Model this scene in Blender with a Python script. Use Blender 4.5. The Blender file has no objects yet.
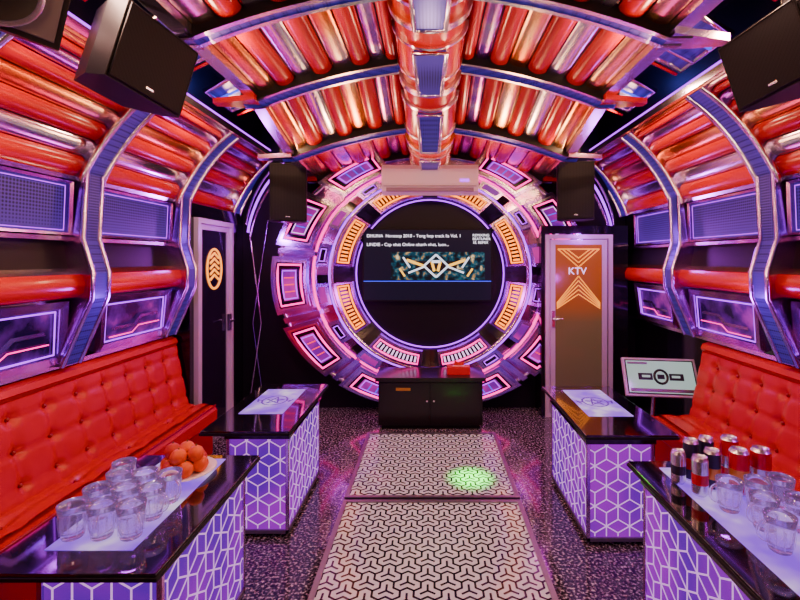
import bpy, math, random
from mathutils import Vector, Matrix
random.seed(7)
pi=math.pi
# ---------------------------------------------------------------- materials
MATS={}
def _set(b,n,v):
    if n in b.inputs: b.inputs[n].default_value=v
def mat(name,col=(.8,.8,.8),rough=.4,metal=0,emi=None,es=0,coat=0,trans=0,alpha=1,ior=1.45,spec=.5):
    m=bpy.data.materials.new(name); m.use_nodes=True
    b=m.node_tree.nodes['Principled BSDF']
    _set(b,'Base Color',(*col,1)); _set(b,'Roughness',rough); _set(b,'Metallic',metal); _set(b,'Specular IOR Level',spec)
    _set(b,'Coat Weight',coat); _set(b,'Coat Roughness',.08); _set(b,'Transmission Weight',trans); _set(b,'IOR',ior)
    if emi: _set(b,'Emission Color',(*emi,1)); _set(b,'Emission Strength',es)
    MATS[name]=m
    return m
def nodes(m): return m.node_tree.nodes, m.node_tree.links, m.node_tree.nodes['Principled BSDF']
def coord(m,scale=(1,1,1)):
    N,L,b=nodes(m)
    tc=N.new('ShaderNodeTexCoord'); mp=N.new('ShaderNodeMapping'); mp.inputs['Scale'].default_value=scale
    L.new(tc.outputs['Object'],mp.inputs['Vector']); return mp.outputs['Vector']
def ramp(m,src,stops,target=None,interp='LINEAR'):
    N,L,b=nodes(m)
    r=N.new('ShaderNodeValToRGB'); r.color_ramp.interpolation=interp
    e=r.color_ramp.elements
    while len(e)<len(stops): e.new(.5)
    for i,(p,c) in enumerate(stops):
        e[i].position=p; e[i].color=(*c,1)
    L.new(src,r.inputs['Fac'])
    if target: L.new(r.outputs['Color'],b.inputs[target])
    return r.outputs['Color']
def noise(m,scale,detail=3,sc=(1,1,1)):
    N,L,b=nodes(m); n=N.new('ShaderNodeTexNoise'); n.inputs['Scale'].default_value=scale; n.inputs['Detail'].default_value=detail
    L.new(coord(m,sc),n.inputs['Vector']); return n.outputs['Fac']
def voro(m,scale,rand=1,sc=(1,1,1),out='Distance'):
    N,L,b=nodes(m); n=N.new('ShaderNodeTexVoronoi'); n.inputs['Scale'].default_value=scale; n.inputs['Randomness'].default_value=rand
    L.new(coord(m,sc),n.inputs['Vector']); return n.outputs[out]
def bump(m,src,strength=.2,dist=.01):
    N,L,b=nodes(m); n=N.new('ShaderNodeBump'); n.inputs['Strength'].default_value=strength; n.inputs['Distance'].default_value=dist
    L.new(src,n.inputs['Height']); L.new(n.outputs['Normal'],b.inputs['Normal'])

red=mat('red_lacquer',(.40,.002,.001),.26,0,coat=.3,spec=.4)
ramp(red,noise(red,1.5,1),[(.3,(.42,.001,.0005)),(.7,(.66,.006,.001))],'Base Color')
chrome=mat('chrome',(.86,.80,.86),.2,1)
ramp(chrome,noise(chrome,3,2,(1,.3,1)),[(.3,(.14,)*3),(.7,(.30,)*3)],'Roughness')
glowchrome=mat('chrome_painted_glow',(.95,.55,.25),.27,1)  # chrome with orange reflections and highlights painted into its colour
ramp(glowchrome,noise(glowchrome,1.3,1),[(.35,(1,.26,.03)),(.5,(1,.58,.2)),(.68,(.9,.80,.84))],'Base Color')
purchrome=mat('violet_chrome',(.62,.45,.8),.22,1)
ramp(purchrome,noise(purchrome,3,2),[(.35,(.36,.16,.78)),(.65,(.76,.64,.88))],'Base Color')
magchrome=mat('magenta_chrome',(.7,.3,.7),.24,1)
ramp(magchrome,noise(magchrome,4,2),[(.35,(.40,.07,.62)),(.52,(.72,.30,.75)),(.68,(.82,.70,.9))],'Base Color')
steel=mat('brushed_steel',(.30,.29,.31),.45,1)
black=mat('black_gloss',(.005,.004,.007),.12,0,coat=.3)
ramp(black,noise(black,1.5,2),[(.4,(.09,)*3),(.7,(.22,)*3)],'Roughness')
satin=mat('black_satin',(.006,.005,.008),.4,spec=.3)
matte=mat('black_matte',(.006,.006,.007),.5,spec=.25)
housing=mat('speaker_housing',(.009,.0085,.0095),.5,spec=.25)
grille=mat('speaker_grille',(.01,.01,.012),.6,spec=.2)
g=voro(grille,160,0); ramp(grille,g,[(.25,(.001,)*3),(.45,(.009,.009,.010))],'Base Color')
bluemesh=mat('blue_mesh',(.05,.06,.2),.35,.6,emi=(.05,.06,.9),es=.18)
v=voro(bluemesh,55,0)
ramp(bluemesh,v,[(.2,(.003,.002,.03)),(.5,(.08,.04,.85))],'Emission Color')
ramp(bluemesh,v,[(.2,(.005,.005,.02)),(.5,(.08,.06,.30))],'Base Color')
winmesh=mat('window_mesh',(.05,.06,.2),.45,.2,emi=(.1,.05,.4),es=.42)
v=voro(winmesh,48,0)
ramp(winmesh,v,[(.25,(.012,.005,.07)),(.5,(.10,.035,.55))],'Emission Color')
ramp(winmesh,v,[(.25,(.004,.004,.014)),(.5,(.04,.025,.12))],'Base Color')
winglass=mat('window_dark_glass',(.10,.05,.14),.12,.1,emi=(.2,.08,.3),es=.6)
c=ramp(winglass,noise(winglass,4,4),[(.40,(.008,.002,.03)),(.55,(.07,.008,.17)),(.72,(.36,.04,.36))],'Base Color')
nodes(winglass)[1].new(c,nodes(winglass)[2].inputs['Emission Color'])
portglass=mat('portal_lit_glass',(.1,.01,.1),.3,0,emi=(.75,.04,.75),es=.6)
ramp(portglass,noise(portglass,5,2),[(.35,(.20,.0,.50)),(.65,(1,.03,.55))],'Emission Color')
floorm=mat('granite_floor',(.05,.04,.06),.12,0,coat=.4)
ramp(floorm,noise(floorm,60,5),[(.41,(.008,.006,.009)),(.51,(.05,.042,.055)),(.59,(.25,.22,.27)),(.67,(.7,.66,.74))],'Base Color')
sofa_m=mat('red_leather',(.50,.004,.0015),.34,0,coat=.1,spec=.4)
bump(sofa_m,noise(sofa_m,160,3),.12,.004)
btn=mat('button',(.28,.003,.0015),.4)
white=mat('white_plastic',(.80,.72,.78),.35)
alum=mat('aluminium_frame',(.60,.58,.63),.35,.2)
def em(name,col,s,base=None): return mat(name,base or tuple(c*.5 for c in col),.4,0,emi=col,es=s,spec=.2)
n_pink=em('neon_pink',(1,.0,.34),3.6)
n_purple=em('neon_purple',(.42,.01,1),3.4)
n_blue=em('neon_blue',(.04,.06,1),2.0)
n_amber=em('neon_amber',(1,.20,.0),4.0)
n_white=em('neon_white',(.9,.55,1),1.8)
n_red=em('neon_red',(1,.01,.03),2.5)
led_purple=em('led_purple_panel',(.20,.03,.85),.55,(.02,.002,.08))
ramp(led_purple,noise(led_purple,2.2,1),[(.35,(.20,.0,.75)),(.65,(.62,.0,1))],'Emission Color')
led_line=em('led_white_line',(.85,.38,1),1.0,(.12,.08,.2))
tabletop=mat('table_black_glass',(.004,.004,.005),.04,0,coat=1)
frost=em('frosted_lit_glass',(.62,.42,1),1.05,(.05,.035,.1))
ramp(frost,noise(frost,6,2),[(.35,(.26,.04,1)),(.55,(.50,.22,1)),(.70,(.85,.65,1))],'Emission Color')
emblem=mat('etched_emblem',(.06,.02,.2),.4,emi=(.16,.01,.75),es=.45)
panelw=mat('floor_panel_white',(.56,.62,.63),.14,0,emi=(.62,.80,.84),es=.11,coat=.5)
panelk=mat('floor_panel_line',(.008,.008,.010),.2,coat=.3)
glass=mat('clear_glass_glow',(.93,.87,1),.04,trans=.93,ior=1.33,coat=.8,emi=(.55,.3,1),es=.03)  # faint lilac emission added so the mugs look brighter
orange=mat('fruit_orange',(.75,.10,.004),.45); bump(orange,noise(orange,90,3),.4,.004)
redf=mat('fruit_red',(.5,.02,.005),.5)
leaf=mat('leaf_green',(.08,.25,.03),.5)
canred=mat('can_red',(.55,.006,.012),.25,.1,coat=.3)
cansil=mat('can_silver',(.75,.75,.8),.25,.9)
canblk=mat('can_dark',(.04,.03,.07),.25,.4)
cangold=mat('can_gold',(.8,.4,.06),.3,.8)
doorglass=mat('bronze_glass_painted_glow',(.08,.04,.015),.15,.1,emi=(.3,.17,.05),es=.42,coat=.4)
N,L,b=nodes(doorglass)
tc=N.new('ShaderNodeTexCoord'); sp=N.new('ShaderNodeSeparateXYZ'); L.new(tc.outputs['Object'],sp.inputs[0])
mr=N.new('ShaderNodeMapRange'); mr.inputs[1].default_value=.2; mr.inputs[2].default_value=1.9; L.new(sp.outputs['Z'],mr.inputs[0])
ramp(doorglass,mr.outputs[0],[(0,(.12,.07,.06)),(.5,(.20,.12,.06)),(.64,(.70,.12,.005)),(1,(1,.16,.005))],'Emission Color')  # orange towards the top: reflected glow painted in as emission
darkglass=mat('door_dark_glass',(.012,.006,.02),.06,coat=.6)
goldem=em('gold_emblem_and_reflection',(1,.30,.01),2.2,(.6,.3,.04))  # emblem on one door, painted reflection on the other
screen=mat('tv_dark_screen',(.003,.003,.006),.35,emi=(.008,.006,.02),es=1,spec=.2)
vid=mat('tv_picture',(.01,.01,.01),.4,emi=(1,1,1),es=1.1,spec=.1)
ramp(vid,noise(vid,16,5),[(.42,(.0,.006,.01)),(.52,(.0,.05,.09)),(.58,(.02,.14,.18)),(.63,(.5,.2,.02)),(.70,(.9,.8,.5))],'Emission Color')
silv=em('picture_silver',(.7,.85,1),1.6)
yel=em('picture_yellow',(1,.55,.05),2)
txt=em('screen_text',(.85,.88,1),2.0)
monscr=mat('monitor_screen',(.1,.12,.12),.15,emi=(.50,.72,.66),es=.75,coat=.3)
darkink=mat('dark_ink',(.01,.01,.012),.4)
wood=mat('cabinet_black_wood',(.014,.011,.012),.28,coat=.15)
tissue=mat('red_box',(.6,.006,.012),.4)
rubber=mat('woofer_rubber',(.10,.095,.1),.5)

# ---------------------------------------------------------------- mesh builder
class MB:
    def __init__(s): s.v=[];s.f=[];s.m=[];s.s=[];s.ml=[];s.M=Matrix.Identity(4)
    def mi(s,m):
        if m not in s.ml: s.ml.append(m)
        return s.ml.index(m)
    def add(s,vs,fs,m,smooth=False):
        o=len(s.v); s.v+=[tuple(s.M@Vector(p)) for p in vs]; k=s.mi(m)
        for f in fs: s.f.append([i+o for i in f]); s.m.append(k); s.s.append(smooth)
    def box(s,a,b,m):
        x0,y0,z0=a;x1,y1,z1=b
        s.add([(x0,y0,z0),(x1,y0,z0),(x1,y1,z0),(x0,y1,z0),(x0,y0,z1),(x1,y0,z1),(x1,y1,z1),(x0,y1,z1)],
          [(0,3,2,1),(4,5,6,7),(0,1,5,4),(1,2,6,5),(2,3,7,6),(3,0,4,7)],m)
    def poly_prism(s,pts,axis,a,b,m,smooth=False):
        n=len(pts)
        def P(p,t):
            return {'x':(t,p[0],p[1]),'y':(p[0],t,p[1]),'z':(p[0],p[1],t)}[axis]
        vs=[P(p,a) for p in pts]+[P(p,b) for p in pts]
        s.add(vs,[(i,(i+1)%n,(i+1)%n+n,i+n) for i in range(n)],m,smooth)
        s.add(vs,[tuple(range(n))[::-1],tuple(range(n,2*n))],m)
    def cyl(s,p0,p1,r,m,n=16,r2=None,caps=True):
        p0=Vector(p0);p1=Vector(p1);d=(p1-p0).normalized()
        a=d.orthogonal().normalized();bb=d.cross(a); r2=r if r2 is None else r2
        vs=[p0+(a*math.cos(2*pi*i/n)+bb*math.sin(2*pi*i/n))*r for i in range(n)]+[p1+(a*math.cos(2*pi*i/n)+bb*math.sin(2*pi*i/n))*r2 for i in range(n)]
        s.add(vs,[(i,(i+1)%n,(i+1)%n+n,i+n) for i in range(n)],m,True)
        if caps: s.add(vs,[tuple(range(n))[::-1],tuple(range(n,2*n))],m)
    def tube(s,pts,r,m,n=8,closed=False):
        pts=[Vector(p) for p in pts];k=len(pts);vs=[]
        up=None
        for i,p in enumerate(pts):
            if closed: d=pts[(i+1)%k]-pts[i-1]
            else: d=pts[min(i+1,k-1)]-pts[max(i-1,0)]
            d.normalize()
            if up is None: up=d.orthogonal().normalized()
            up=(up-d*up.dot(d)).normalized(); w=d.cross(up)
            vs+=[p+(up*math.cos(2*pi*j/n)+w*math.sin(2*pi*j/n))*r for j in range(n)]
        fs=[]
        for i in range(k if closed else k-1):
            for j in range(n):
                a=i*n+j;b2=i*n+(j+1)%n;c2=((i+1)%k)*n+(j+1)%n;d2=((i+1)%k)*n+j
                fs.append((a,b2,c2,d2))
        s.add(vs,fs,m,True)
        if not closed: s.add(vs,[tuple(range(n))[::-1],tuple(range((k-1)*n,k*n))],m)
    def lathe(s,prof,c,m,n=24,smooth=True):
        c=Vector(c);vs=[];k=len(prof)
        for r,z in prof:
            vs+=[c+Vector((r*math.cos(2*pi*j/n),r*math.sin(2*pi*j/n),z)) for j in range(n)]
        s.add(vs,[(i*n+j,i*n+(j+1)%n,(i+1)*n+(j+1)%n,(i+1)*n+j) for i in range(k-1) for j in range(n)],m,smooth)
    def sphere(s,c,r,m,n=12,sz=1):
        prof=[(max(1e-4,r*math.sin(pi*i/n)),-r*sz*math.cos(pi*i/n)) for i in range(n+1)]
        s.lathe(prof,c,m,n)
    def strip(s,p,q,t,O,U,V,nrm,off,m,h=.003):
        dx=q[0]-p[0];dy=q[1]-p[1];l=math.hypot(dx,dy)
        if l<1e-5:return
        nx=-dy/l*t/2;ny=dx/l*t/2
        c=[(p[0]+nx,p[1]+ny),(q[0]+nx,q[1]+ny),(q[0]-nx,q[1]-ny),(p[0]-nx,p[1]-ny)]
        O=Vector(O);U=Vector(U);V=Vector(V);nrm=Vector(nrm)
        vs=[O+U*a+V*b2+nrm*(off+h) for a,b2 in c]+[O+U*a+V*b2+nrm*(off-.001) for a,b2 in c]
        s.add(vs,[(0,1,2,3),(0,4,5,1),(1,5,6,2),(2,6,7,3),(3,7,4,0)],m)
    def build(s,name,bevel=0,parent=None,fix=True):
        me=bpy.data.meshes.new(name); me.from_pydata(s.v,[],s.f)
        for m in s.ml: me.materials.append(m)
        me.polygons.foreach_set('material_index',s.m); me.polygons.foreach_set('use_smooth',s.s); me.update()
        o=bpy.data.objects.new(name,me); bpy.context.scene.collection.objects.link(o)
        if bevel:
            md=o.modifiers.new('bevel','BEVEL'); md.width=bevel; md.segments=2; md.limit_method='ANGLE'; md.angle_limit=math.radians(40)
        if parent: o.parent=parent
        return o
def clip(p,q,w,h):
    t0,t1=0,1;dx=q[0]-p[0];dy=q[1]-p[1]
    for a,b2 in ((-dx,p[0]),(dx,w-p[0]),(-dy,p[1]),(dy,h-p[1])):
        if abs(a)<1e-9:
            if b2<0:return None
        else:
            r=b2/a
            if a<0:
                if r>t1:return None
                t0=max(t0,r)
            else:
                if r<t0:return None
                t1=min(t1,r)
    if t1-t0<1e-4:return None
    return ((p[0]+t0*dx,p[1]+t0*dy),(p[0]+t1*dx,p[1]+t1*dy))
def cube_lines(w,h,R):
    seg={}
    for j in range(-1,int(h/(1.5*R))+3):
        for i in range(-1,int(w/(1.732*R))+3):
            cx=1.732*R*(i+.5*(j%2))-.03;cy=1.5*R*j-.02
            P=[(cx+R*math.cos(math.radians(30+60*k)),cy+R*math.sin(math.radians(30+60*k))) for k in range(6)]
            E=[(P[k],P[(k+1)%6]) for k in range(6)]+[((cx,cy),P[k]) for k in (1,3,5)]
            for a,b2 in E:
                key=(round((a[0]+b2[0])*500),round((a[1]+b2[1])*500))
                if key in seg: continue
                c=clip(a,b2,w,h)
                seg[key]=c
    return [c for c in seg.values() if c]

# ---------------------------------------------------------------- room shell
YB=5.3; YF=-.7
mb=MB(); mb.box((-2.5,YF,-.05),(2.5,YB+.1,0),floorm); mb.build('floor')
def arcpts(p0,p1,sag,n):
    (a,b1),(c,d)=p0,p1; mx,my=(a+c)/2+sag[0],(b1+d)/2+sag[1]
    out=[]
    for i in range(n+1):
        t=i/n; out.append(((1-t)**2*a+2*t*(1-t)*mx+t*t*c,(1-t)**2*b1+2*t*(1-t)*my+t*t*d))
    return out
def sweep(mb,prof,side,ys,m,D=lambda y:0,smooth=True,shear=lambda z:0):
    n=len(prof);vs=[]
    for y in ys:
        for (w,z) in prof: vs.append((side*w,y+shear(z),z+D(y)))
    mb.add(vs,[(i*n+j,i*n+j+1,(i+1)*n+j+1,(i+1)*n+j) for i in range(len(ys)-1) for j in range(n-1)],m,smooth)
def ribprof(curve,t0,t1,amp,inward,flat=.5):
    k=len(curve)-1;out=[]
    for i in range(11):
        t=t0+(t1-t0)*i/10; f=t*k; a=min(int(f),k-1); fr=f-a
        p=(curve[a][0]*(1-fr)+curve[a+1][0]*fr,curve[a][1]*(1-fr)+curve[a+1][1]*fr)
        d=(curve[a+1][0]-curve[a][0],curve[a+1][1]-curve[a][1]);l=math.hypot(*d)
        nx,nz=-d[1]/l,d[0]/l
        if nx*inward[0]+nz*inward[1]<0:nx,nz=-nx,-nz
        h=amp*max(0,math.sin(pi*i/10))**flat
        out.append((p[0]+nx*h,p[1]+nz*h))
    return out
RC=arcpts((2.28,2.28),(1.9,2.95),(.08,.10),16)
divs=[-.35,.75,1.85,2.95,4.05]
def shz(z): return (z-2.28)*.3 if z>2.28 else 0
for side,nm in ((-1,'left'),(1,'right')):
    mb=MB(); a,b_=sorted((side*2.45,side*2.52)); mb.box((a,YF,0),(b_,YB,3.5),matte)
    if side<0:
        mb.box((-2.45,4.12,0),(-2.26,4.2,2.27),black)
    mb.build('wall_'+nm)
    mb=MB()
    lowend=4.12 if side<0 else YB
    sweep(mb,[(2.42,.0),(2.42,1.06)],side,[YF,lowend],black,smooth=False)
    mb.build('trim_%d'%(3 if side<0 else 4))
    mb=MB()
    sweep(mb,[(2.42,1.06),(2.34,1.06),(2.34,1.09)],side,[YF,lowend],chrome,smooth=False)
    sweep(mb,[(2.34,1.09),(2.26,1.5)],side,[YF,lowend],black,smooth=False)
    sweep(mb,[(2.26,1.5),(2.22,1.51)],side,[YF,lowend],magchrome,smooth=False)
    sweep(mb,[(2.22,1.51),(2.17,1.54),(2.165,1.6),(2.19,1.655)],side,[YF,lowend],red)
    sweep(mb,[(2.19,1.655),(2.22,1.67),(2.28,1.69)],side,[YF,lowend],glowchrome,smooth=False)
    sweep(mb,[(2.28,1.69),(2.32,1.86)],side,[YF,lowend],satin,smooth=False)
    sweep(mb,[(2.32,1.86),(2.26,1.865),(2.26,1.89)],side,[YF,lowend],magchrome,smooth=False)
    sweep(mb,[(2.26,1.89),(2.30,1.9),(2.30,2.24),(2.26,2.25)],side,[YF,lowend],black,smooth=False)
    sweep(mb,[(2.26,2.25),(2.25,2.275),(2.28,2.29)],side,[YF,YB],chrome,smooth=False)
    cuts=[0,.16,.30,.46,.60,.74,.86,.94,1.0]
    ms=[red,chrome,red,glowchrome,red,magchrome,red,glowchrome]
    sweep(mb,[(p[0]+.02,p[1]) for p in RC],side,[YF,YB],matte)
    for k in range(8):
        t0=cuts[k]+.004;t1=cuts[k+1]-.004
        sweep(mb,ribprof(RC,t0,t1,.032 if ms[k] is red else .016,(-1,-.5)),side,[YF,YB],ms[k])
    sweep(mb,[(1.9,2.95),(1.86,2.95),(1.85,3.0),(1.9,3.02)],side,[YF,YB],chrome,smooth=False)
    sweep(mb,[(1.9,3.02),(2.0,3.05),(1.95,3.42)],side,[YF,YB],matte,smooth=False)
    mb.tube([(side*1.885,YF,3.03),(side*1.885,YB,3.03)],.010,n_purple)  # glowing strip added for the chrome to reflect
    prof_up=[(p[0]-.06,p[1]-.04) for p in RC]
    for d in divs+[5.15]:
        w_=.085
        sweep(mb,prof_up,side,[d-w_,d+w_],bluemesh,shear=shz)
        for s2 in (-1,1):
            e=d+s2*w_
            pts=[(side*p[0],e+shz(p[1]),p[1]) for p in prof_up]
            mb.tube(pts,.020,chrome,8)
            vs=[]
            for p,q in zip(prof_up,RC): vs+=[(side*p[0],e+shz(p[1]),p[1]),(side*(q[0]+.03),e+shz(q[1]),q[1]+.01)]
            mb.add(vs,[(2*i,2*i+1,2*i+3,2*i+2) for i in range(len(RC)-1)],purchrome)
        if d<4.5 and (side>0 or d<4.1):
            lp=[(2.20,2.30),(2.20,1.88),(2.12,1.66),(2.12,1.5),(2.28,1.08)]
            vs=[];
            for (w,z) in lp:
                sh=(z-2.28)*.08
                vs+=[(side*w,d-.07+sh,z),(side*w,d+.07+sh,z)]
            mb.add(vs,[(2*i,2*i+1,2*i+3,2*i+2) for i in range(len(lp)-1)],bluemesh)
            for s2 in (-.07,.07):
                pts=[(side*w,d+s2+(z-2.28)*.08,z) for w,z in lp]
                mb.tube(pts,.018,purchrome,6)
                vs=[];
                for p in pts: vs+=[p,(side*2.4,p[1],p[2])]
                mb.add(vs,[(2*i,2*i+1,2*i+3,2*i+2) for i in range(len(lp)-1)],magchrome)
    mb.build('trim_%d'%(1 if side<0 else 2))
def window(side,y0,y1):
    mb=MB()
    def frame(w0,z0,w1,z1,y0,y1,t,mf,mg,neon,cut=.0,nr=.005):
        def Q(u,v,off): 
            w=w0+(w1-w0)*v; z=z0+(z1-z0)*v; return (side*(w-off),y0+(y1-y0)*u,z)
        c=cut
        outer=[(c,0),(1,0),(1-c,1),(0,1)]
        tu=t/(y1-y0);tv=t/(z1-z0)
        inner=[(c+tu,tv),(1-tu*1.3,tv),(1-c-tu,1-tv),(tu*1.3,1-tv)]
        vs=[Q(u,v,.035) for u,v in outer]+[Q(u,v,.025) for u,v in inner]+[Q(u,v,-.01) for u,v in inner]+[Q(u,v,-.01) for u,v in outer]
        fs=[(i,(i+1)%4,4+(i+1)%4,4+i) for i in range(4)]+[(4+i,4+(i+1)%4,8+(i+1)%4,8+i) for i in range(4)]+[(i,(i+1)%4,12+(i+1)%4,12+i) for i in range(4)]
        mb.add(vs,fs,mf); mb.add([Q(u,v,.0) for u,v in inner],[(0,1,2,3)],mg)
        inn2=[(u+(0.5-u)*.05,v+(.5-v)*.1) for u,v in inner]
        mb.tube([Q(u,v,.012) for u,v in inn2],nr,neon,6,closed=True)
        return Q
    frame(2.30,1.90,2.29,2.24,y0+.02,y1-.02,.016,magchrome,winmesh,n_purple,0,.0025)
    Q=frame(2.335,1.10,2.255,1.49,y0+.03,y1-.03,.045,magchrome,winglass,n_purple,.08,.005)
    mb.add([Q(.2,.35,.02),Q(.5,.35,.02),Q(.57,.5,.02),Q(.8,.5,.02),Q(.78,.56,.02),Q(.54,.56,.02),Q(.47,.41,.02),Q(.19,.41,.02)],[(0,1,6,7),(1,2,5,6),(2,3,4,5)],purchrome)
    mb.tube([Q(.2,.22,.012),Q(.48,.22,.012),Q(.55,.34,.012),Q(.85,.34,.012)],.004,n_pink,6)
    return mb
wi=1
for side in (-1,1):
    for i,d in enumerate(divs):
        y0=d+.08; y1=(divs[i+1]-.08) if i<len(divs)-1 else 5.0
        if side<0 and d>4: continue
        mb=window(side,y0,y1); mb.build('window_%d'%wi); wi+=1
mb=MB()
mb.box((-2.5,YB,0),(2.5,YB+.1,3.5),satin); mb.build('wall_back')
mb=MB(); mb.box((1.235,5.0,0),(1.275,YB,2.12),black); mb.box((1.275,5.0,2.03),(2.035,YB,2.12),black); mb.box((2.03,5.0,0),(2.2,YB,2.12),black); mb.build('trim_5')
mb=MB()
mb.box((-2.26,4.96,0),(-2.2,YB,2.27),black); mb.box((-2.26,4.12,2.16),(-2.2,4.96,2.27),black); mb.box((-2.26,4.12,0),(-2.2,4.19,2.16),black); mb.build('trim_6')
mb=MB()
for s in (-1,1):
    for k in range(3):
        pts=[(s*(2.15-.55*t**1.4-.03*k),YB-.04-.02*k,2.15+.75*math.sin(t*pi/2)-.09*k*(1-t*.3)) for t in [i/14 for i in range(15)]]
        mb.tube(pts,.014,chrome if k!=1 else n_purple,6)
    if s<0:
        mb.tube([(s*2.12,YB-.02,.05),(s*1.98,YB-.02,1.0),(s*2.12,YB-.02,2.1)],.010,chrome,6)
        mb.tube([(s*1.95,YB-.02,.05),(s*2.08,YB-.02,1.0),(s*1.9,YB-.02,2.2)],.008,purchrome,6)
mb.build('trim_7')
mb=MB(); mb.box((-2.5,YF-.1,0),(2.5,YF,3.5),black); mb.box((-2.2,YF,.0),(2.2,YF+.02,.12),chrome); mb.build('wall_front')
# ceiling with vault
def D(y):
    if y<3.3:return 0
    if y<4.3:return -.25*(y-3.3)
    return -.25-.06*(y-4.3)
mb=MB(); mb.box((-2.5,YF,3.42),(2.5,YB,3.5),matte); mb.build('ceiling')
mb=MB()
VC=arcpts((1.27,3.0),(.22,3.27),(.03,.06),16)
beams=[-.4,.55,1.5,2.45,3.375,4.25,5.15]
ysl=[YF,0,1,2,3.3,3.6,3.9,4.3,4.8,YB-.01]
for side in (-1,1):
    vc=[0,.13,.27,.40,.54,.67,.80,.90,1]
    vm=[glowchrome,red,chrome,red,glowchrome,red,magchrome,red]
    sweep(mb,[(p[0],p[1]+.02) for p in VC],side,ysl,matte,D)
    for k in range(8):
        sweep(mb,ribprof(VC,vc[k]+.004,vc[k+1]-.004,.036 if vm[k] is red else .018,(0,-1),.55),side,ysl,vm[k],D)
    sweep(mb,[(1.27,3.0),(1.27,2.95),(1.36,2.95),(1.38,3.0)],side,ysl,chrome,D,False)
    sweep(mb,[(1.38,3.0),(1.40,3.42)],side,ysl,matte,D,False)
    sweep(mb,[(1.385,3.03),(1.39,3.05)],side,ysl,n_pink,D,False)  # pink glowing strip, also added for chrome reflections
    for i in range(len(beams)-1):
        y0=beams[i]+.12;y1=beams[i+1]-.12
        if y1>4.2: continue
        c=[(1.42,y0,3.22),(1.42,y1-.15,3.22),(1.82,y1,3.12),(1.82,y0+.15,3.12)]
        mb.add([(side*a,b2,z) for a,b2,z in c],[(0,1,2,3)],bluemesh)
        mb.tube([(side*a,b2,z-.005) for a,b2,z in c],.022,chrome,6,True)
        for q in range(3):
            yy=y0+.2+q*.2
            mb.tube([(side*1.45,yy,3.19),(side*1.8,yy+.12,3.10)],.012,[n_blue,chrome,red][q],6)
    for bi,yb in enumerate(beams):
        pr=[(p[0],p[1]-.065) for p in VC]; pr=[(1.4,2.93)]+pr
        hw=.055
        sweep(mb,pr,side,[yb-hw,yb+hw],bluemesh,D)
        for s2 in (-1,1):
            e=yb+s2*hw
            sweep(mb,pr,side,[e-.012*s2-.016,e-.012*s2+.016],chrome,lambda y,e=e:D(e)-.008)
            vs=[]
            for p in pr: vs+=[(side*p[0],e,p[1]+D(e)-.008),(side*p[0],e,p[1]+D(e)+.08)]
            mb.add(vs,[(2*i,2*i+1,2*i+3,2*i+2) for i in range(len(pr)-1)],matte)
        z=2.93+D(yb)
        mb.poly_prism([(side*1.28,yb-.1),(side*1.62,yb-.02),(side*1.62,yb+.05),(side*1.28,yb+.1)],'z',z,z+.04,red if bi%2==0 else purchrome)
def spine_prof(r,zc,n=16): return [(r*math.cos(pi+pi*i/n),zc+r*.75*math.sin(pi+pi*i/n)) for i in range(n+1)]
for i in range(len(beams)-1):
    y0=beams[i];y1=beams[i+1];L_=y1-y0
    def seg(a,b2,r,m,zc=3.17):
        ys=[y0+L_*(a+(b2-a)*t/3) for t in range(4)]
        sweep(mb,spine_prof(r,zc),1,ys,m,D)
        for yy in (ys[0],ys[-1]):
            pr=spine_prof(r,zc); mb.add([(w,yy,z+D(yy)) for w,z in pr],[tuple(range(len(pr)))],m)
    seg(0,.04,.235,chrome); seg(.04,.24,.21,red); seg(.24,.27,.232,chrome); seg(.27,.77,.22,red); seg(.77,.80,.232,chrome); seg(.80,.97,.205,red); seg(.97,1,.235,glowchrome)
    ya=y0+L_*.30;yb2=y0+L_*.98
    vs=[(-.10,ya,2.995+D(ya)),(.10,ya,2.995+D(ya)),(.085,yb2,2.985+D(yb2)),(-.085,yb2,2.985+D(yb2))]
    top=[(a,b2,z+.08) for a,b2,z in vs]
    mb.add(vs+top,[(0,1,2,3),(0,1,5,4),(1,2,6,5),(2,3,7,6),(3,0,4,7)],bluemesh)
    mb.tube(vs,.014,chrome,6,True)
mb.build('trim_8')

# ---------------------------------------------------------------- portal ring
CZ=1.55
def RP(r,a,y,cz=CZ):
    k=max(0,min(1,(r-.9)/.9)); s=1-.17*k
    return (r*math.cos(a),y,cz+.03*(1-k)+r*s*math.sin(a))
def wedge(mb,r0,r1,a0,a1,yf,yb,m,n=6,r0b=None):
    vs=[]
    for i in range(n+1):
        a=a0+(a1-a0)*i/n
        vs+=[RP(r0,a,yf),RP(r1,a,yf),RP(r0,a,yb),RP(r1,a,yb)]
    fs=[]
    for i in range(n):
        o=4*i;q=o+4
        fs+=[(o,o+1,q+1,q),(o,q,q+2,o+2),(o+1,o+3,q+3,q+1)]
    fs+=[(0,2,3,1),(4*n,4*n+1,4*n+3,4*n+2)]
    mb.add(vs,fs,m)
def outline(mb,r0,r1,a0,a1,y,rad,m,n=5):
    pts=[RP(r0,a0+(a1-a0)*i/n,y) for i in range(n+1)]+[RP(r1,a1+(a0-a1)*i/n,y) for i in range(n+1)]
    mb.tube(pts,rad,m,6,True)
mb=MB(); R=math.radians
for i in range(48):
    a0=2*pi*i/48;a1=2*pi*(i+1)/48
    wedge(mb,1.3,1.74,a0,a1,5.16,5.29,magchrome,1)
    vs=[RP(1.12,a0,5.12),RP(1.12,a1,5.12),RP(1.34,a1,5.17),RP(1.34,a0,5.17)]
    mb.add(vs,[(0,1,2,3)],magchrome if i%6 not in (0,) else black,True)
    vs=[RP(.86,a0,5.28),RP(.86,a1,5.28),RP(1.12,a1,5.12),RP(1.12,a0,5.12)]
    mb.add(vs,[(0,1,2,3)],black,True)
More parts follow.
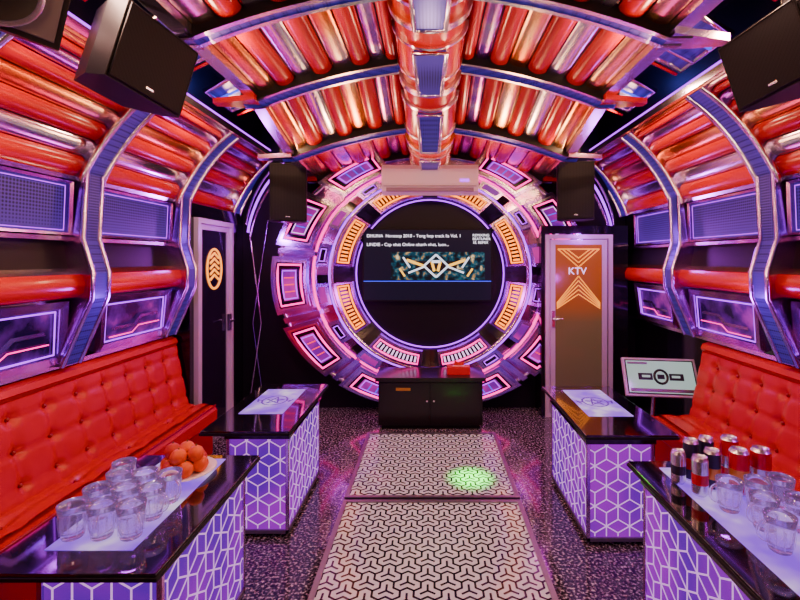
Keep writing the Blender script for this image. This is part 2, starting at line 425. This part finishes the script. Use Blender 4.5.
mb.tube([RP(1.12,2*pi*i/64,5.12) for i in range(64)],.022,chrome,8,True)
mb.tube([RP(1.35,2*pi*i/64,5.165) for i in range(64)],.02,chrome,8,True)
mb.tube([RP(1.335,2*pi*i/64,5.14) for i in range(64)],.014,n_pink,6,True)
mb.tube([RP(1.145,2*pi*i/64,5.11) for i in range(64)],.010,n_purple,6,True)
mb.tube([RP(.86,2*pi*i/64,5.25) for i in range(64)],.008,n_purple,8,True)
mb.tube([RP(1.74,2*pi*i/64,5.17) for i in range(64)],.03,chrome,8,True)
for i in range(16):
    a=R(11.25+22.5*i)
    wedge(mb,1.17,1.31,a-R(6.5),a+R(6.5),5.105,5.16,purchrome,3)
    wedge(mb,1.20,1.28,a-R(4.5),a+R(4.5),5.098,5.11,black if i%2 else portglass,3)
    if i%2: outline(mb,1.21,1.27,a-R(3.5),a+R(3.5),5.095,.005,n_purple,3)
for ac in (153,184,216,248,27,-4,-36,-68,122,58):
    a=R(ac);h=R(13)
    wedge(mb,1.37,1.80,a-h,a+h,5.08,5.25,purchrome)
    wedge(mb,1.40,1.77,a-h*.88,a+h*.88,5.072,5.1,chrome)
    wedge(mb,1.43,1.74,a-h*.80,a+h*.80,5.066,5.09,black)
    wedge(mb,1.50,1.67,a-h*.56,a+h*.56,5.060,5.09,portglass)
    outline(mb,1.455,1.715,a-h*.72,a+h*.72,5.06,.012,n_pink)
    outline(mb,1.51,1.66,a-h*.5,a+h*.5,5.055,.005,n_white if ac in (27,153) else n_purple)
    for t in (-.25,0,.25):
        mb.tube([RP(1.53,a+h*t,5.055),RP(1.64,a+h*t,5.055)],.005,n_red if ac in(216,-36,184) else n_blue,5)
for ac in (168.5,200,232,11.5,-20,-52):
    a=R(ac); wedge(mb,1.32,1.74,a-R(1.2),a+R(1.2),5.05,5.25,purchrome,2)
for i in range(8):
    a=R(22.5+45*i);h=R(17)
    bottom=(i in (5,6)); am=n_pink if bottom else n_amber
    wedge(mb,.885,1.10,a-h,a+h,5.10,5.26,magchrome)
    wedge(mb,.915,1.07,a-h*.92,a+h*.92,5.09,5.12,black)
    outline(mb,.93,1.055,a-h*.86,a+h*.86,5.085,.011,am)
    nn=11
    for k in range(nn):
        ak=a-h*.75+2*h*.75*k/(nn-1)
        wedge(mb,.955,1.03,ak-R(.6),ak+R(.6),5.078,5.10,am if not bottom else n_white,1)
mb.build('portal_ring')

# ---------------------------------------------------------------- television
tv=bpy.data.objects.new('television',None); bpy.context.scene.collection.objects.link(tv); tv.location=(-.03,5.20,1.68)
mb=MB(); mb.box((-.75,0,-.42),(.75,.06,.42),matte); mb.box((-.735,-.006,-.405),(.735,.0,.405),screen)
mb.box((-.3,.05,-.2),(.3,.095,.2),matte)
mb.build('screen_panel',.004,tv)
mb=MB(); mb.box((-.42,-.012,-.17),(.66,-.005,.15),vid); 
mb.box((-.735,-.012,-.19),(.735,-.005,-.183),n_blue)
O=(.1,-.012,-.01);U=(1,0,0);V=(0,0,1);Nn=(0,-1,0)
mb.strip((-.24,.0),(.24,.0),.11,O,U,V,Nn,0,darkink,.001)
for s in (-1,1):
    mb.strip((0,.13),(s*.14,0),.022,O,U,V,Nn,0,silv,.004); mb.strip((0,-.13),(s*.14,0),.022,O,U,V,Nn,0,silv,.004)
    mb.strip((s*.05,.05),(s*.02,-.06),.03,O,U,V,Nn,0,yel,.005); mb.strip((s*.14,0),(s*.34,.07),.03,O,U,V,Nn,0,yel,.004); mb.strip((s*.14,-.01),(s*.32,-.08),.02,O,U,V,Nn,0,silv,.004)
    mb.strip((s*.38,.1),(s*.30,-.02),.02,O,U,V,Nn,0,silv,.004); mb.strip((s*.42,-.03),(s*.36,-.12),.02,O,U,V,Nn,0,yel,.004)
mb.strip((-.05,.05),(.05,.05),.03,O,U,V,Nn,0,silv,.006)
mb.build('picture',0,tv)
def text(body,size,loc,parent,m,rot=(pi/2,0,0),name='caption'):
    c=bpy.data.curves.new(name,'FONT'); c.body=body; c.size=size; c.extrude=.001; c.materials.append(m)
    o=bpy.data.objects.new(name,c); bpy.context.scene.collection.objects.link(o); o.location=loc; o.rotation_euler=rot; o.parent=parent; return o
text('DHUNA  Nonstop 2018 - Tong hop track lis Vol. 1',.052,(-.70,-.014,.32),tv,txt)
text('LINDIE - Cap nhat Online nhanh nhat, luon...',.052,(-.70,-.014,.22),tv,txt)
text('REMIXING\nBEATUNER\n18. REMIX',.042,(.52,-.014,.33),tv,txt)

# ---------------------------------------------------------------- air conditioner
mb=MB()
pr=[(5.04,2.46),(4.9,2.44),(4.84,2.48),(4.825,2.56),(4.825,2.72),(4.85,2.765),(5.04,2.78)]
mb.poly_prism(pr,'x',-.52,.52,white)
mb.box((-.47,4.83,2.475),(.47,4.84,2.52),mat('ac_louver',(.3,.22,.3),.4))
mb.box((-.50,4.818,2.53),(.50,4.826,2.536),mat('ac_gap',(.1,.08,.12),.5))
mb.box((.32,4.82,2.58),(.42,4.826,2.61),n_purple)
mb.box((-.1,5.04,2.7),(.1,5.29,2.76),white)
mb.build('air_conditioner',.012)

# ---------------------------------------------------------------- doors
def yframe(mb,x0,x1,z0,z1,t,y0,y1,m):
    mb.box((x0,y0,z0),(x0+t,y1,z1),m);mb.box((x1-t,y0,z0),(x1,y1,z1),m);mb.box((x0+t,y0,z1-t),(x1-t,y1,z1),m);mb.box((x0+t,y0,z0),(x1-t,y1,z0+t),m)
mb=MB()
yframe(mb,1.28,2.025,0.0,2.02,.045,4.98,5.04,alum)
yframe(mb,1.335,1.965,0.05,1.965,.055,4.99,5.03,alum)
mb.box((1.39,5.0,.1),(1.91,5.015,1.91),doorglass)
O=(1.39,5.0,1.2);U=(1,0,0);V=(0,0,1);Nn=(0,-1,0)
for k in range(5):  # diamond pattern reflected in the glass, drawn as glowing strips
    z=k*.05
    mb.strip((.02,.0+z*.3),(.26,.16+z),.008,O,U,V,Nn,0,goldem); mb.strip((.26,.16+z),(.5,.0+z*.3),.008,O,U,V,Nn,0,goldem)
for k in range(3):
    mb.strip((.03+.05*k,.66),(.26,.46+.05*k),.008,O,U,V,Nn,0,goldem); mb.strip((.26,.46+.05*k),(.49-.05*k,.66),.008,O,U,V,Nn,0,goldem)
mb.strip((.03,.66),(.49,.66),.01,O,U,V,Nn,0,goldem)
mb.box((1.345,4.95,1.0),(1.375,4.99,1.18),chrome); mb.tube([(1.36,4.96,1.09),(1.36,4.93,1.09),(1.46,4.93,1.09)],.01,chrome)
door=mb.build('door_1',.004)
t=text('KTV',.11,(1.53,4.985,1.58),None,n_white); t.name='reflected_lettering'; t.parent=door  # letters reflected in the glass, drawn as glowing text
mb=MB()
T2=Matrix.Translation((-2.2,4.2,0))@Matrix.Rotation(pi/2,4,'Z')
mb.M=T2
yframe(mb,0,.75,0.0,2.14,.05,-.04,.04,alum)
yframe(mb,.055,.695,.05,2.085,.05,-.02,.02,alum)
mb.box((.105,-.008,.1),(.645,.0,2.035),darkglass)
mb.M=T2@Matrix.Translation((.37,-.01,1.65))
nn=28
mb.tube([(.15*math.cos(2*pi*i/nn),0,.2*math.sin(2*pi*i/nn)) for i in range(nn)],.012,goldem,6,True)
for k in range(5): mb.tube([(-.09,0,-.11+.055*k),(0,0,-.06+.055*k),(.09,0,-.11+.055*k)],.012,goldem,6)
mb.M=T2
mb.box((.64,-.05,.98),(.68,-.02,1.16),chrome); mb.tube([(.66,-.04,1.09),(.66,-.09,1.09),(.54,-.09,1.09)],.01,chrome)
mb.build('door_2',.003)

# ---------------------------------------------------------------- floor glass panels
mb=MB()
def panel(x0,x1,y0,y1):
    z=.05
    mb.box((x0,y0,0),(x1,y1,z-.01),matte); 
    mb.box((x0+.03,y0+.03,z-.012),(x1-.03,y1-.03,z-.002),panelw)
    t=.03
    for a,b2 in (((x0,y0),(x0+t,y1)),((x1-t,y0),(x1,y1)),((x0+t,y0),(x1-t,y0+t)),((x0+t,y1-t),(x1-t,y1))):
        mb.box((a[0],a[1],z-.01),(b2[0],b2[1],z+.006),steel)
    w=x1-x0-2*t;h=y1-y0-2*t;Rr=.041
    def gid(q,r):
        k=(q-r)%3
        return (q,r) if k==0 else ((q-1,r) if k==1 else (q,r-1))
    def cen(q,r): return (1.732*Rr*(q+r/2),1.5*Rr*r)
    O=(x0+t,y0+t,z-.002)
    for r in range(-2,int(h/(1.5*Rr))+3):
        for q in range(-r//2-3,int(w/(1.732*Rr))-r//2+4):
            c=cen(q,r)
            for dq,dr in ((1,0),(0,1),(-1,1)):
                if gid(q,r)==gid(q+dq,r+dr):continue
                c2=cen(q+dq,r+dr);mx,my=(c[0]+c2[0])/2,(c[1]+c2[1])/2
                ux,uy=(c2[0]-c[0]),(c2[1]-c[1]);l=math.hypot(ux,uy);px,py=-uy/l*Rr*.56,ux/l*Rr*.56
                s=clip((mx-px,my-py),(mx+px,my+py),w,h)
                if s: mb.strip(s[0],s[1],.012,O,(1,0,0),(0,1,0),(0,0,1),0,panelk,.0012)
            if (q-r)%3==0:
                ct=[cen(q,r),cen(q+1,r),cen(q,r+1)]
                cc=(sum(a[0] for a in ct)/3,sum(a[1] for a in ct)/3)
                for a in ct:
                    s=clip(cc,(cc[0]+(a[0]-cc[0])*1.1,cc[1]+(a[1]-cc[1])*1.1),w,h)
                    if s: mb.strip(s[0],s[1],.012,O,(1,0,0),(0,1,0),(0,0,1),0,panelk,.0012)
panel(-.61,.64,3.2,4.4); panel(-.61,.64,1.95,3.17)
mb.build('patterned_floor_panel')

# ---------------------------------------------------------------- cabinet
mb=MB()
mb.box((-.53,4.62,.04),(.54,5.02,.50),wood); mb.box((-.56,4.58,.50),(.57,5.03,.54),wood)
mb.box((-.50,4.64,0),(.51,5.0,.04),matte)
for x0,x1 in ((-.51,0),(.01,.52)):
    mb.box((x0,4.608,.07),(x1-.005,4.625,.48),wood)
mb.cyl((-.03,4.6,.3),(-.03,4.585,.3),.01,chrome);mb.cyl((.04,4.6,.3),(.04,4.585,.3),.01,chrome)
mb.box((-.35,4.606,.40),(-.2,4.61,.43),cangold)
mb.build('media_cabinet',.006)
mb=MB(); mb.box((.18,4.7,.54),(.42,4.82,.62),tissue); mb.box((.24,4.74,.62),(.36,4.78,.622),white); mb.add([(.25,4.76,.62),(.35,4.76,.62),(.36,4.75,.67),(.31,4.77,.655),(.26,4.75,.68)],[(0,1,2,3,4)],tissue)
mb.build('tissue_box',.004)

# ---------------------------------------------------------------- tables
def table(bx0,bx1,by0,by1,tx0,tx1,ty0,ty1,H,fx0,fx1,fy0,fy1,emb=True):
    mb=MB()
    mb.box((bx0+.02,by0+.02,0),(bx1-.02,by1-.02,.04),matte)
    mb.box((bx0,by0,.04),(bx1,by1,H-.09),led_purple)
    e=.010
    for x in (bx0,bx1):
        for y in (by0,by1): mb.box((x-e,y-e,.02),(x+e,y+e,H-.08),magchrome)
    mb.box((bx0-e,by0-e,.02),(bx1+e,by1+e,.045),steel)
    mb.box((bx0-.02,by0-.02,H-.08),(bx1+.02,by1+.02,H-.025),black)
    h=H-.14
    for O,U,Nn,w in (((bx0,by0,.05),(1,0,0),(0,-1,0),bx1-bx0),((bx1,by0,.05),(0,1,0),(1,0,0),by1-by0),((bx0,by0,.05),(0,1,0),(-1,0,0),by1-by0),((bx0,by1,.05),(1,0,0),(0,1,0),bx1-bx0)):
        for p,q in cube_lines(w,h,.082): mb.strip(p,q,.007,O,U,(0,0,1),Nn,0,led_line)
    mb.box((tx0,ty0,H-.03),(tx1,ty1,H),tabletop)
    mb.box((tx0-.006,ty0-.006,H-.026),(tx1+.006,ty1+.006,H-.012),matte)
    mb.box((fx0,fy0,H-.001),(fx1,fy1,H+.003),frost)
    if emb:
        cx,cy=(fx0+fx1)/2,(fy0+fy1)/2
        O=(cx,cy,H+.003)
        def S(p,q,t=.014): mb.strip(p,q,t,O,(1,0,0),(0,1,0),(0,0,1),0,emblem,.001)
        for k in range(12):
            a=2*pi*k/12;r=.09
            S((r*math.cos(a),r*1.2*math.sin(a)),(r*math.cos(a+pi/6),r*1.2*math.sin(a+pi/6)))
        for k in range(5):
            a=pi/2+2*pi*k/5;b2=a+4*pi/5
            S((.07*math.cos(a),.08*math.sin(a)),(.07*math.cos(b2),.08*math.sin(b2)),.012)
        S((-.13,0),(-.09,0));S((.09,0),(.13,0));S((-.13,.03),(-.11,-.04));S((.13,.03),(.11,-.04))
    return mb.build('karaoke_table',.003)
H=.70
table(-1.40,-.97,1.62,2.33,-1.53,-.915,1.5,2.41,H,-1.39,-1.07,1.62,2.36,False)
table(-1.27,-.90,2.84,3.62,-1.40,-.86,2.74,3.78,H,-1.30,-1.0,3.05,3.62)
table(1.08,1.52,1.35,2.25,1.03,1.64,1.25,2.34,H,1.15,1.50,1.35,2.26,False)
table(.97,1.36,2.76,3.55,.93,1.48,2.68,3.72,H,1.06,1.36,3.0,3.6)

def mug(x,y,z,s=1,handle=True,ang=0):
    mb=MB()
    p=[(.001,.0),(.030,.0),(.032,.006),(.034,.03),(.039,.075),(.043,.105),(.040,.106),(.036,.075),(.031,.03),(.028,.016),(.001,.015)]
    mb.lathe([(r*s,h*s) for r,h in p],(x,y,z),glass,20)
    for k in range(10):
        a=2*pi*k/10
        mb.tube([(x+.0335*s*math.cos(a),y+.0335*s*math.sin(a),z+.012*s),(x+.039*s*math.cos(a),y+.039*s*math.sin(a),z+.07*s)],.0025*s,glass,5)
    if handle:
        pts=[]
        for i in range(9):
            t=-pi/2+pi*i/8; rr=(.036+.026*math.cos(t))*s
            pts.append((x+rr*math.cos(ang),y+rr*math.sin(ang),z+(.055+.03*math.sin(t))*s))
        mb.tube(pts,.005*s,glass,8)
    return mb.build('glass_mug')
Z=H+.0035
for yy in (1.70,1.825,1.95):
    for xx,a in ((-1.345,2.4),(-1.235,-1.2),(-1.125,-.4)):
        mug(xx+random.uniform(-.004,.004),yy+random.uniform(-.004,.004),Z,1.2,True,a+random.uniform(-.2,.2))
mug(-1.40,2.06,Z,1.15,True,3.0)
for (x,y,a) in [(1.26,1.62,3),(1.38,1.60,-1.2),(1.30,1.75,3.3),(1.43,1.74,.2),(1.25,1.88,3),(1.37,1.88,-1.4),(1.48,1.90,.3)]:
    mug(x,y,Z,1.2,True,a)
mb=MB(); q=1.35; mb.lathe([(a*q,b2) for a,b2 in [(.001,.0),(.06,.0),(.105,.018),(.108,.02),(.104,.024),(.06,.008),(.001,.007)]],(-1.20,2.20,Z),white,28); mb.build('fruit_plate')
mb=MB()
fr=[(0,0,0),(.055,0,0),(-.055,.0,0),(.027,.048,0),(-.027,.048,0),(.027,-.048,0),(-.027,-.048,0),(.0,.015,.045),(.045,-.01,.04),(-.045,.005,.042),(0,-.04,.04)]
for i,(dx,dy,dz) in enumerate(fr):
    c=(-1.20+dx*1.38,2.20+dy*1.38,Z+.047+dz*1.38); mb.sphere(c,.038,orange if i%3 else redf,14); mb.cyl((c[0],c[1],c[2]+.034),(c[0]+.004,c[1],c[2]+.044),.003,leaf,6)
mb.build('orange_fruit_pile')
def can(x,y,m,h=.122,r=.030,band=cansil,nm='drink_can'):
    mb=MB()
    mb.lathe([(.001,.003),(r*.75,.0),(r*.8,.004),(r,.012)],(x,y,Z),cansil,24)
    mb.lathe([(r,.012),(r,h*.3)],(x,y,Z),m,24); mb.lathe([(r,h*.3),(r*1.004,h*.32),(r*1.004,h*.55),(r,h*.57)],(x,y,Z),band,24); mb.lathe([(r,h*.57),(r,h-.014)],(x,y,Z),m,24)
    mb.lathe([(r,h-.014),(r*.82,h-.003),(r*.8,h),(r*.74,h-.004),(.001,h-.005)],(x,y,Z),cansil,24)
    mb.tube([(x-.003,y-.008,Z+h-.003),(x+.008,y,Z+h-.002),(x-.003,y+.008,Z+h-.003)],.002,cansil,5,True)
    mb.build(nm)
can(1.38,2.01,canred,.20,.040,cangold); can(1.485,2.02,canred,.20,.040); can(1.20,2.00,cansil,.17,.034,canred); can(1.285,2.05,canblk,.18,.035,cangold); can(1.24,2.14,canblk,.19,.034,canred); can(1.33,2.17,canblk,.19,.034,canred); can(1.165,2.11,cansil,.15,.032,canblk)
can(1.43,2.15,canred,.20,.038)

# ---------------------------------------------------------------- sofas
def sofa(side,y0,y1):
    mb=MB()
    X=lambda w:side*w
    front=1.93 if side<0 else 1.86
    a,b2=sorted((X(front+.03),X(2.40)));mb.box((a,y0+.02,.0),(b2,y1-.02,.28),sofa_m)
    def surf(path,nrm,sp,ny,nv,amp):
        k=len(path)
        L_=[0]
        for i in range(k-1): L_.append(L_[-1]+math.hypot(path[i+1][0]-path[i][0],path[i+1][1]-path[i][1]))
        T=L_[-1]
        def at(s):
            i=0
            while i<k-2 and s>L_[i+1]:i+=1
            f=(s-L_[i])/(L_[i+1]-L_[i]);p=path[i];q=path[i+1];nn=Vector(nrm[i]).lerp(Vector(nrm[i+1]),f).normalized()
            return p[0]+(q[0]-p[0])*f,p[1]+(q[1]-p[1])*f,nn
        rows=max(1,round(T/sp[1]));cols=round((y1-y0)/sp[0])
        vs=[]
        for j in range(nv+1):
            s=T*j/nv
            w,z,nn=at(s)
            for i in range(ny+1):
                y=y0+(y1-y0)*i/ny
                cu=(y-y0)/(y1-y0)*cols;cv=s/T*rows
                du=abs(cu-round(cu));dv=abs((cv-.5)-round(cv-.5))
                h=amp*(1-math.exp(-(du*du)/.010)*.45-math.exp(-(dv*dv)/.006)*.25-math.exp(-(du*du+dv*dv)/.02)*.9)
                e=min(y-y0,y1-y)
                if e<.05: h-=.03*(1-e/.05)**2
                vs.append((X(w+nn[0]*h),y,z+nn[1]*h))
        W=ny+1
        mb.add(vs,[(j*W+i,j*W+i+1,(j+1)*W+i+1,(j+1)*W+i) for j in range(nv) for i in range(ny)],sofa_m,True)
        for r in range(rows):
            w,z,nn=at(T*(r+.5)/rows)
            for c_ in range(1,cols): mb.sphere((X(w),y0+(y1-y0)*c_/cols,z),.013,btn,6)
    ny=int((y1-y0)/.022)
    surf([(2.19,.44),(2.25,.72),(2.30,.97)],[(-1,.12)]*3,(.235,.20),ny,26,.03)
    pr=[(2.30,.97),(2.285,1.0),(2.30,1.035),(2.35,1.05),(2.40,1.03),(2.40,.25),(2.21,.25),(2.21,.44)]
    pts=[(X(a),b3) for a,b3 in pr]
    mb.poly_prism(pts,'y',y0,y1,sofa_m,False)
    surf([(2.2,.43),(2.05,.435),(front+.06,.43)],[(0,1)]*3,(.47,.28),ny,18,.025)
    pr=[(2.25,.425),(front+.06,.425),(front+.02,.42),(front,.39),(front,.30),(front+.03,.27),(2.25,.27)]
    mb.poly_prism([(X(a),b3) for a,b3 in pr],'y',y0,y1,sofa_m,False)
    mb.tube([(X(front+.015),y0,.425),(X(front+.015),y1,.425)],.008,btn,6)
    return mb.build('tufted_sofa')
sofa(-1,.3,4.08); sofa(1,.3,3.80)

# ---------------------------------------------------------------- speakers
def speaker(loc,rz,rx,w,h,d,bracket,light=False,nm='hanging_speaker',ry=0):
    mb=MB(); M=Matrix.Translation(loc)@Matrix.Rotation(rz,4,'Z')@Matrix.Rotation(rx,4,'X')@Matrix.Rotation(ry,4,'Y'); mb.M=M
    hw=w/2
    mb.poly_prism([(-hw,-d/2),(hw,-d/2),(hw,-d*.1),(hw*.62,d/2),(-hw*.62,d/2),(-hw,-d*.1)],'z',-h/2,h/2,housing)
    if light:
        mb.box((-hw+.02,-d/2-.006,-h/2+.02),(hw-.02,-d/2,h/2-.02),rubber)
        mb.M=M@Matrix.Translation((0,-d/2-.006,-h*.12))@Matrix.Rotation(pi/2,4,'X')
        mb.lathe([(.33*w,.0),(.34*w,.012),(.30*w,.014),(.22*w,.005),(.10*w,.002),(.09*w,.01),(.001,.02)],(0,0,0),cansil,28)
        mb.lathe([(.29*w,.016),(.22*w,.007),(.10*w,.004),(.09*w,.012),(.001,.022)],(0,0,0),matte,28)
        mb.M=M@Matrix.Translation((0,-d/2-.006,h*.33))@Matrix.Rotation(pi/2,4,'X')
        mb.lathe([(.2*w,0),(.2*w,.008),(.08*w,.004),(.001,.01)],(0,0,0),matte,20)
        mb.M=M
    else:
        mb.box((-hw+.015,-d/2-.012,-h/2+.015),(hw-.015,-d/2,h/2-.015),grille)
        mb.tube([(-hw+.012,-d/2-.01,-h/2+.012),(hw-.012,-d/2-.01,-h/2+.012),(hw-.012,-d/2-.01,h/2-.012),(-hw+.012,-d/2-.01,h/2-.012)],.006,matte,6,True)
        mb.box((-.02,-d/2-.016,-h/2+.04),(.02,-d/2-.011,-h/2+.052),cansil)
    mb.M=Matrix.Identity(4)
    mb.tube([loc,bracket],.022,matte,8); mb.box((bracket[0]-.05,bracket[1]-.05,bracket[2]-.02),(bracket[0]+.05,bracket[1]+.05,bracket[2]+.02),matte)
    return mb.build(nm,.006)
speaker((-1.50,4.80,2.44),R(12),0,.37,.60,.28,(-1.55,4.95,3.4))
speaker((1.54,4.80,2.46),R(-12),0,.37,.60,.28,(1.6,4.95,3.4))
speaker((-1.52,2.30,2.76),R(72),R(10),.42,.38,.32,(-1.62,2.4,3.4),ry=R(10))
speaker((-1.66,1.74,2.84),R(40),R(18),.42,.38,.30,(-1.72,1.78,3.4),True,ry=R(10))
speaker((1.68,2.1,2.70),R(-72),R(12),.38,.34,.32,(1.72,2.2,3.4),ry=R(-10))

# ---------------------------------------------------------------- touch monitor on stand
mb=MB(); mb.box((1.85,4.0,0),(2.25,4.3,.02),matte); mb.cyl((2.05,4.18,.02),(2.05,4.1,.62),.02,chrome)
mb.M=Matrix.Translation((2.05,4.0,.70))@Matrix.Rotation(R(-8),4,'Z')@Matrix.Rotation(R(-28),4,'X')
mb.box((-.31,0,-.17),(.31,.035,.17),alum); mb.box((-.29,-.004,-.152),(.29,.0,.152),darkink); mb.box((-.28,-.006,-.142),(.28,-.003,.142),monscr)
nn=16
mb.tube([(.055*math.cos(2*pi*i/nn),-.008,.06*math.sin(2*pi*i/nn)) for i in range(nn)],.012,darkink,5,True)
mb.box((-.19,-.012,-.03),(-.07,-.006,.03),darkink); mb.box((.07,-.012,-.03),(.19,-.006,.03),darkink)
mb.box((-.16,-.014,-.008),(-.09,-.006,.012),monscr); mb.box((.09,-.014,-.008),(.16,-.006,.012),monscr)
mb.box((-.03,-.014,-.02),(.03,-.006,.02),darkink)
mb.box((-.27,-.010,-.135),(.27,-.006,-.105),steel)
mb.box((-.27,-.010,.11),(-.1,-.006,.13),steel)
mb.box((-.1,.03,-.08),(.1,.1,.08),matte)
mb.build('touch_monitor',.003)

# ---------------------------------------------------------------- lights
def area(name,loc,target,size,energy,col,sy=None):
    l=bpy.data.lights.new(name,'AREA'); l.energy=energy; l.color=col; l.size=size
    if sy: l.shape='RECTANGLE'; l.size_y=sy
    o=bpy.data.objects.new(name,l); bpy.context.scene.collection.objects.link(o); o.location=loc
    o.rotation_euler=(Vector(target)-Vector(loc)).to_track_quat('-Z','Y').to_euler(); return o
def point(name,loc,energy,col,r=.06):
    l=bpy.data.lights.new(name,'POINT'); l.energy=energy; l.color=col; l.shadow_soft_size=r
    o=bpy.data.objects.new(name,l); bpy.context.scene.collection.objects.link(o); o.location=loc; return o
def spot(name,loc,target,energy,col,ang,blend=.6,r=.05):
    l=bpy.data.lights.new(name,'SPOT'); l.energy=energy; l.color=col; l.spot_size=R(ang); l.spot_blend=blend; l.shadow_soft_size=r
    o=bpy.data.objects.new(name,l); bpy.context.scene.collection.objects.link(o); o.location=loc
    o.rotation_euler=(Vector(target)-Vector(loc)).to_track_quat('-Z','Y').to_euler(); return o
for i,y in enumerate((.5,2.0,3.6)):
    for s in (-1,1):
        area('down_fill',(s*1.5,y,3.0),(s*1.9,y+.2,.4),.18,18,(1,.55,.40))  # added warm fill for floor and sofas
        area('wall_wash_fill',(s*1.22,y+.5,2.86),(-s*2.1,y+.8,2.55),.2,14,(1,.50,.26))  # added fill aimed across the room at the wall ribs
        area('cove_fill',(s*1.72,y+.4,2.96),(0,y+.6,3.12),.2,20,(1,.48,.20))  # added fill raking the vault ribs for highlights
for i,y in enumerate((.9,2.8)):
    point('centre_fill',(0,y,2.70),7,(1,.62,.5),.06)  # fill hung in mid-air without a fixture, brightens the ribs
for s in (-1,1):
    area('vault_fill',(s*.62,4.55,2.4),(s*.3,3.3,3.1),.2,9,(1,.45,.22))  # added fill lifting the far vault ribs
    point('violet_lamp',(s*1.8,4.55,2.0),11,(.55,.05,1),.06)
    point('magenta_lamp',(s*1.95,1.4,1.45),7,(.8,.03,1),.05)
    point('violet_lamp',(s*1.95,3.0,1.45),7,(.55,.03,1),.05)
    point('blue_lamp',(s*1.7,3.9,3.2),7,(.1,.12,1),.05)
    point('portal_lamp',(s*1.15,4.4,1.25),8,(.9,.04,.9),.12)
spot('green_laser',(.32,3.4,2.9),(.32,3.5,0),3600,(.01,1,.01),8,1)

w=bpy.data.worlds.new('w'); bpy.context.scene.world=w; w.use_nodes=True
w.node_tree.nodes['Background'].inputs[0].default_value=(.2,.08,.3,1); w.node_tree.nodes['Background'].inputs[1].default_value=.1

cam=bpy.data.cameras.new('cam'); co=bpy.data.objects.new('camera',cam); bpy.context.scene.collection.objects.link(co)
co.location=(0,0,1.75); co.rotation_euler=(pi/2,0,0); cam.sensor_width=36; cam.lens=20.25; cam.shift_x=-30/800; cam.shift_y=-41/800; cam.clip_start=.05
bpy.context.scene.camera=co
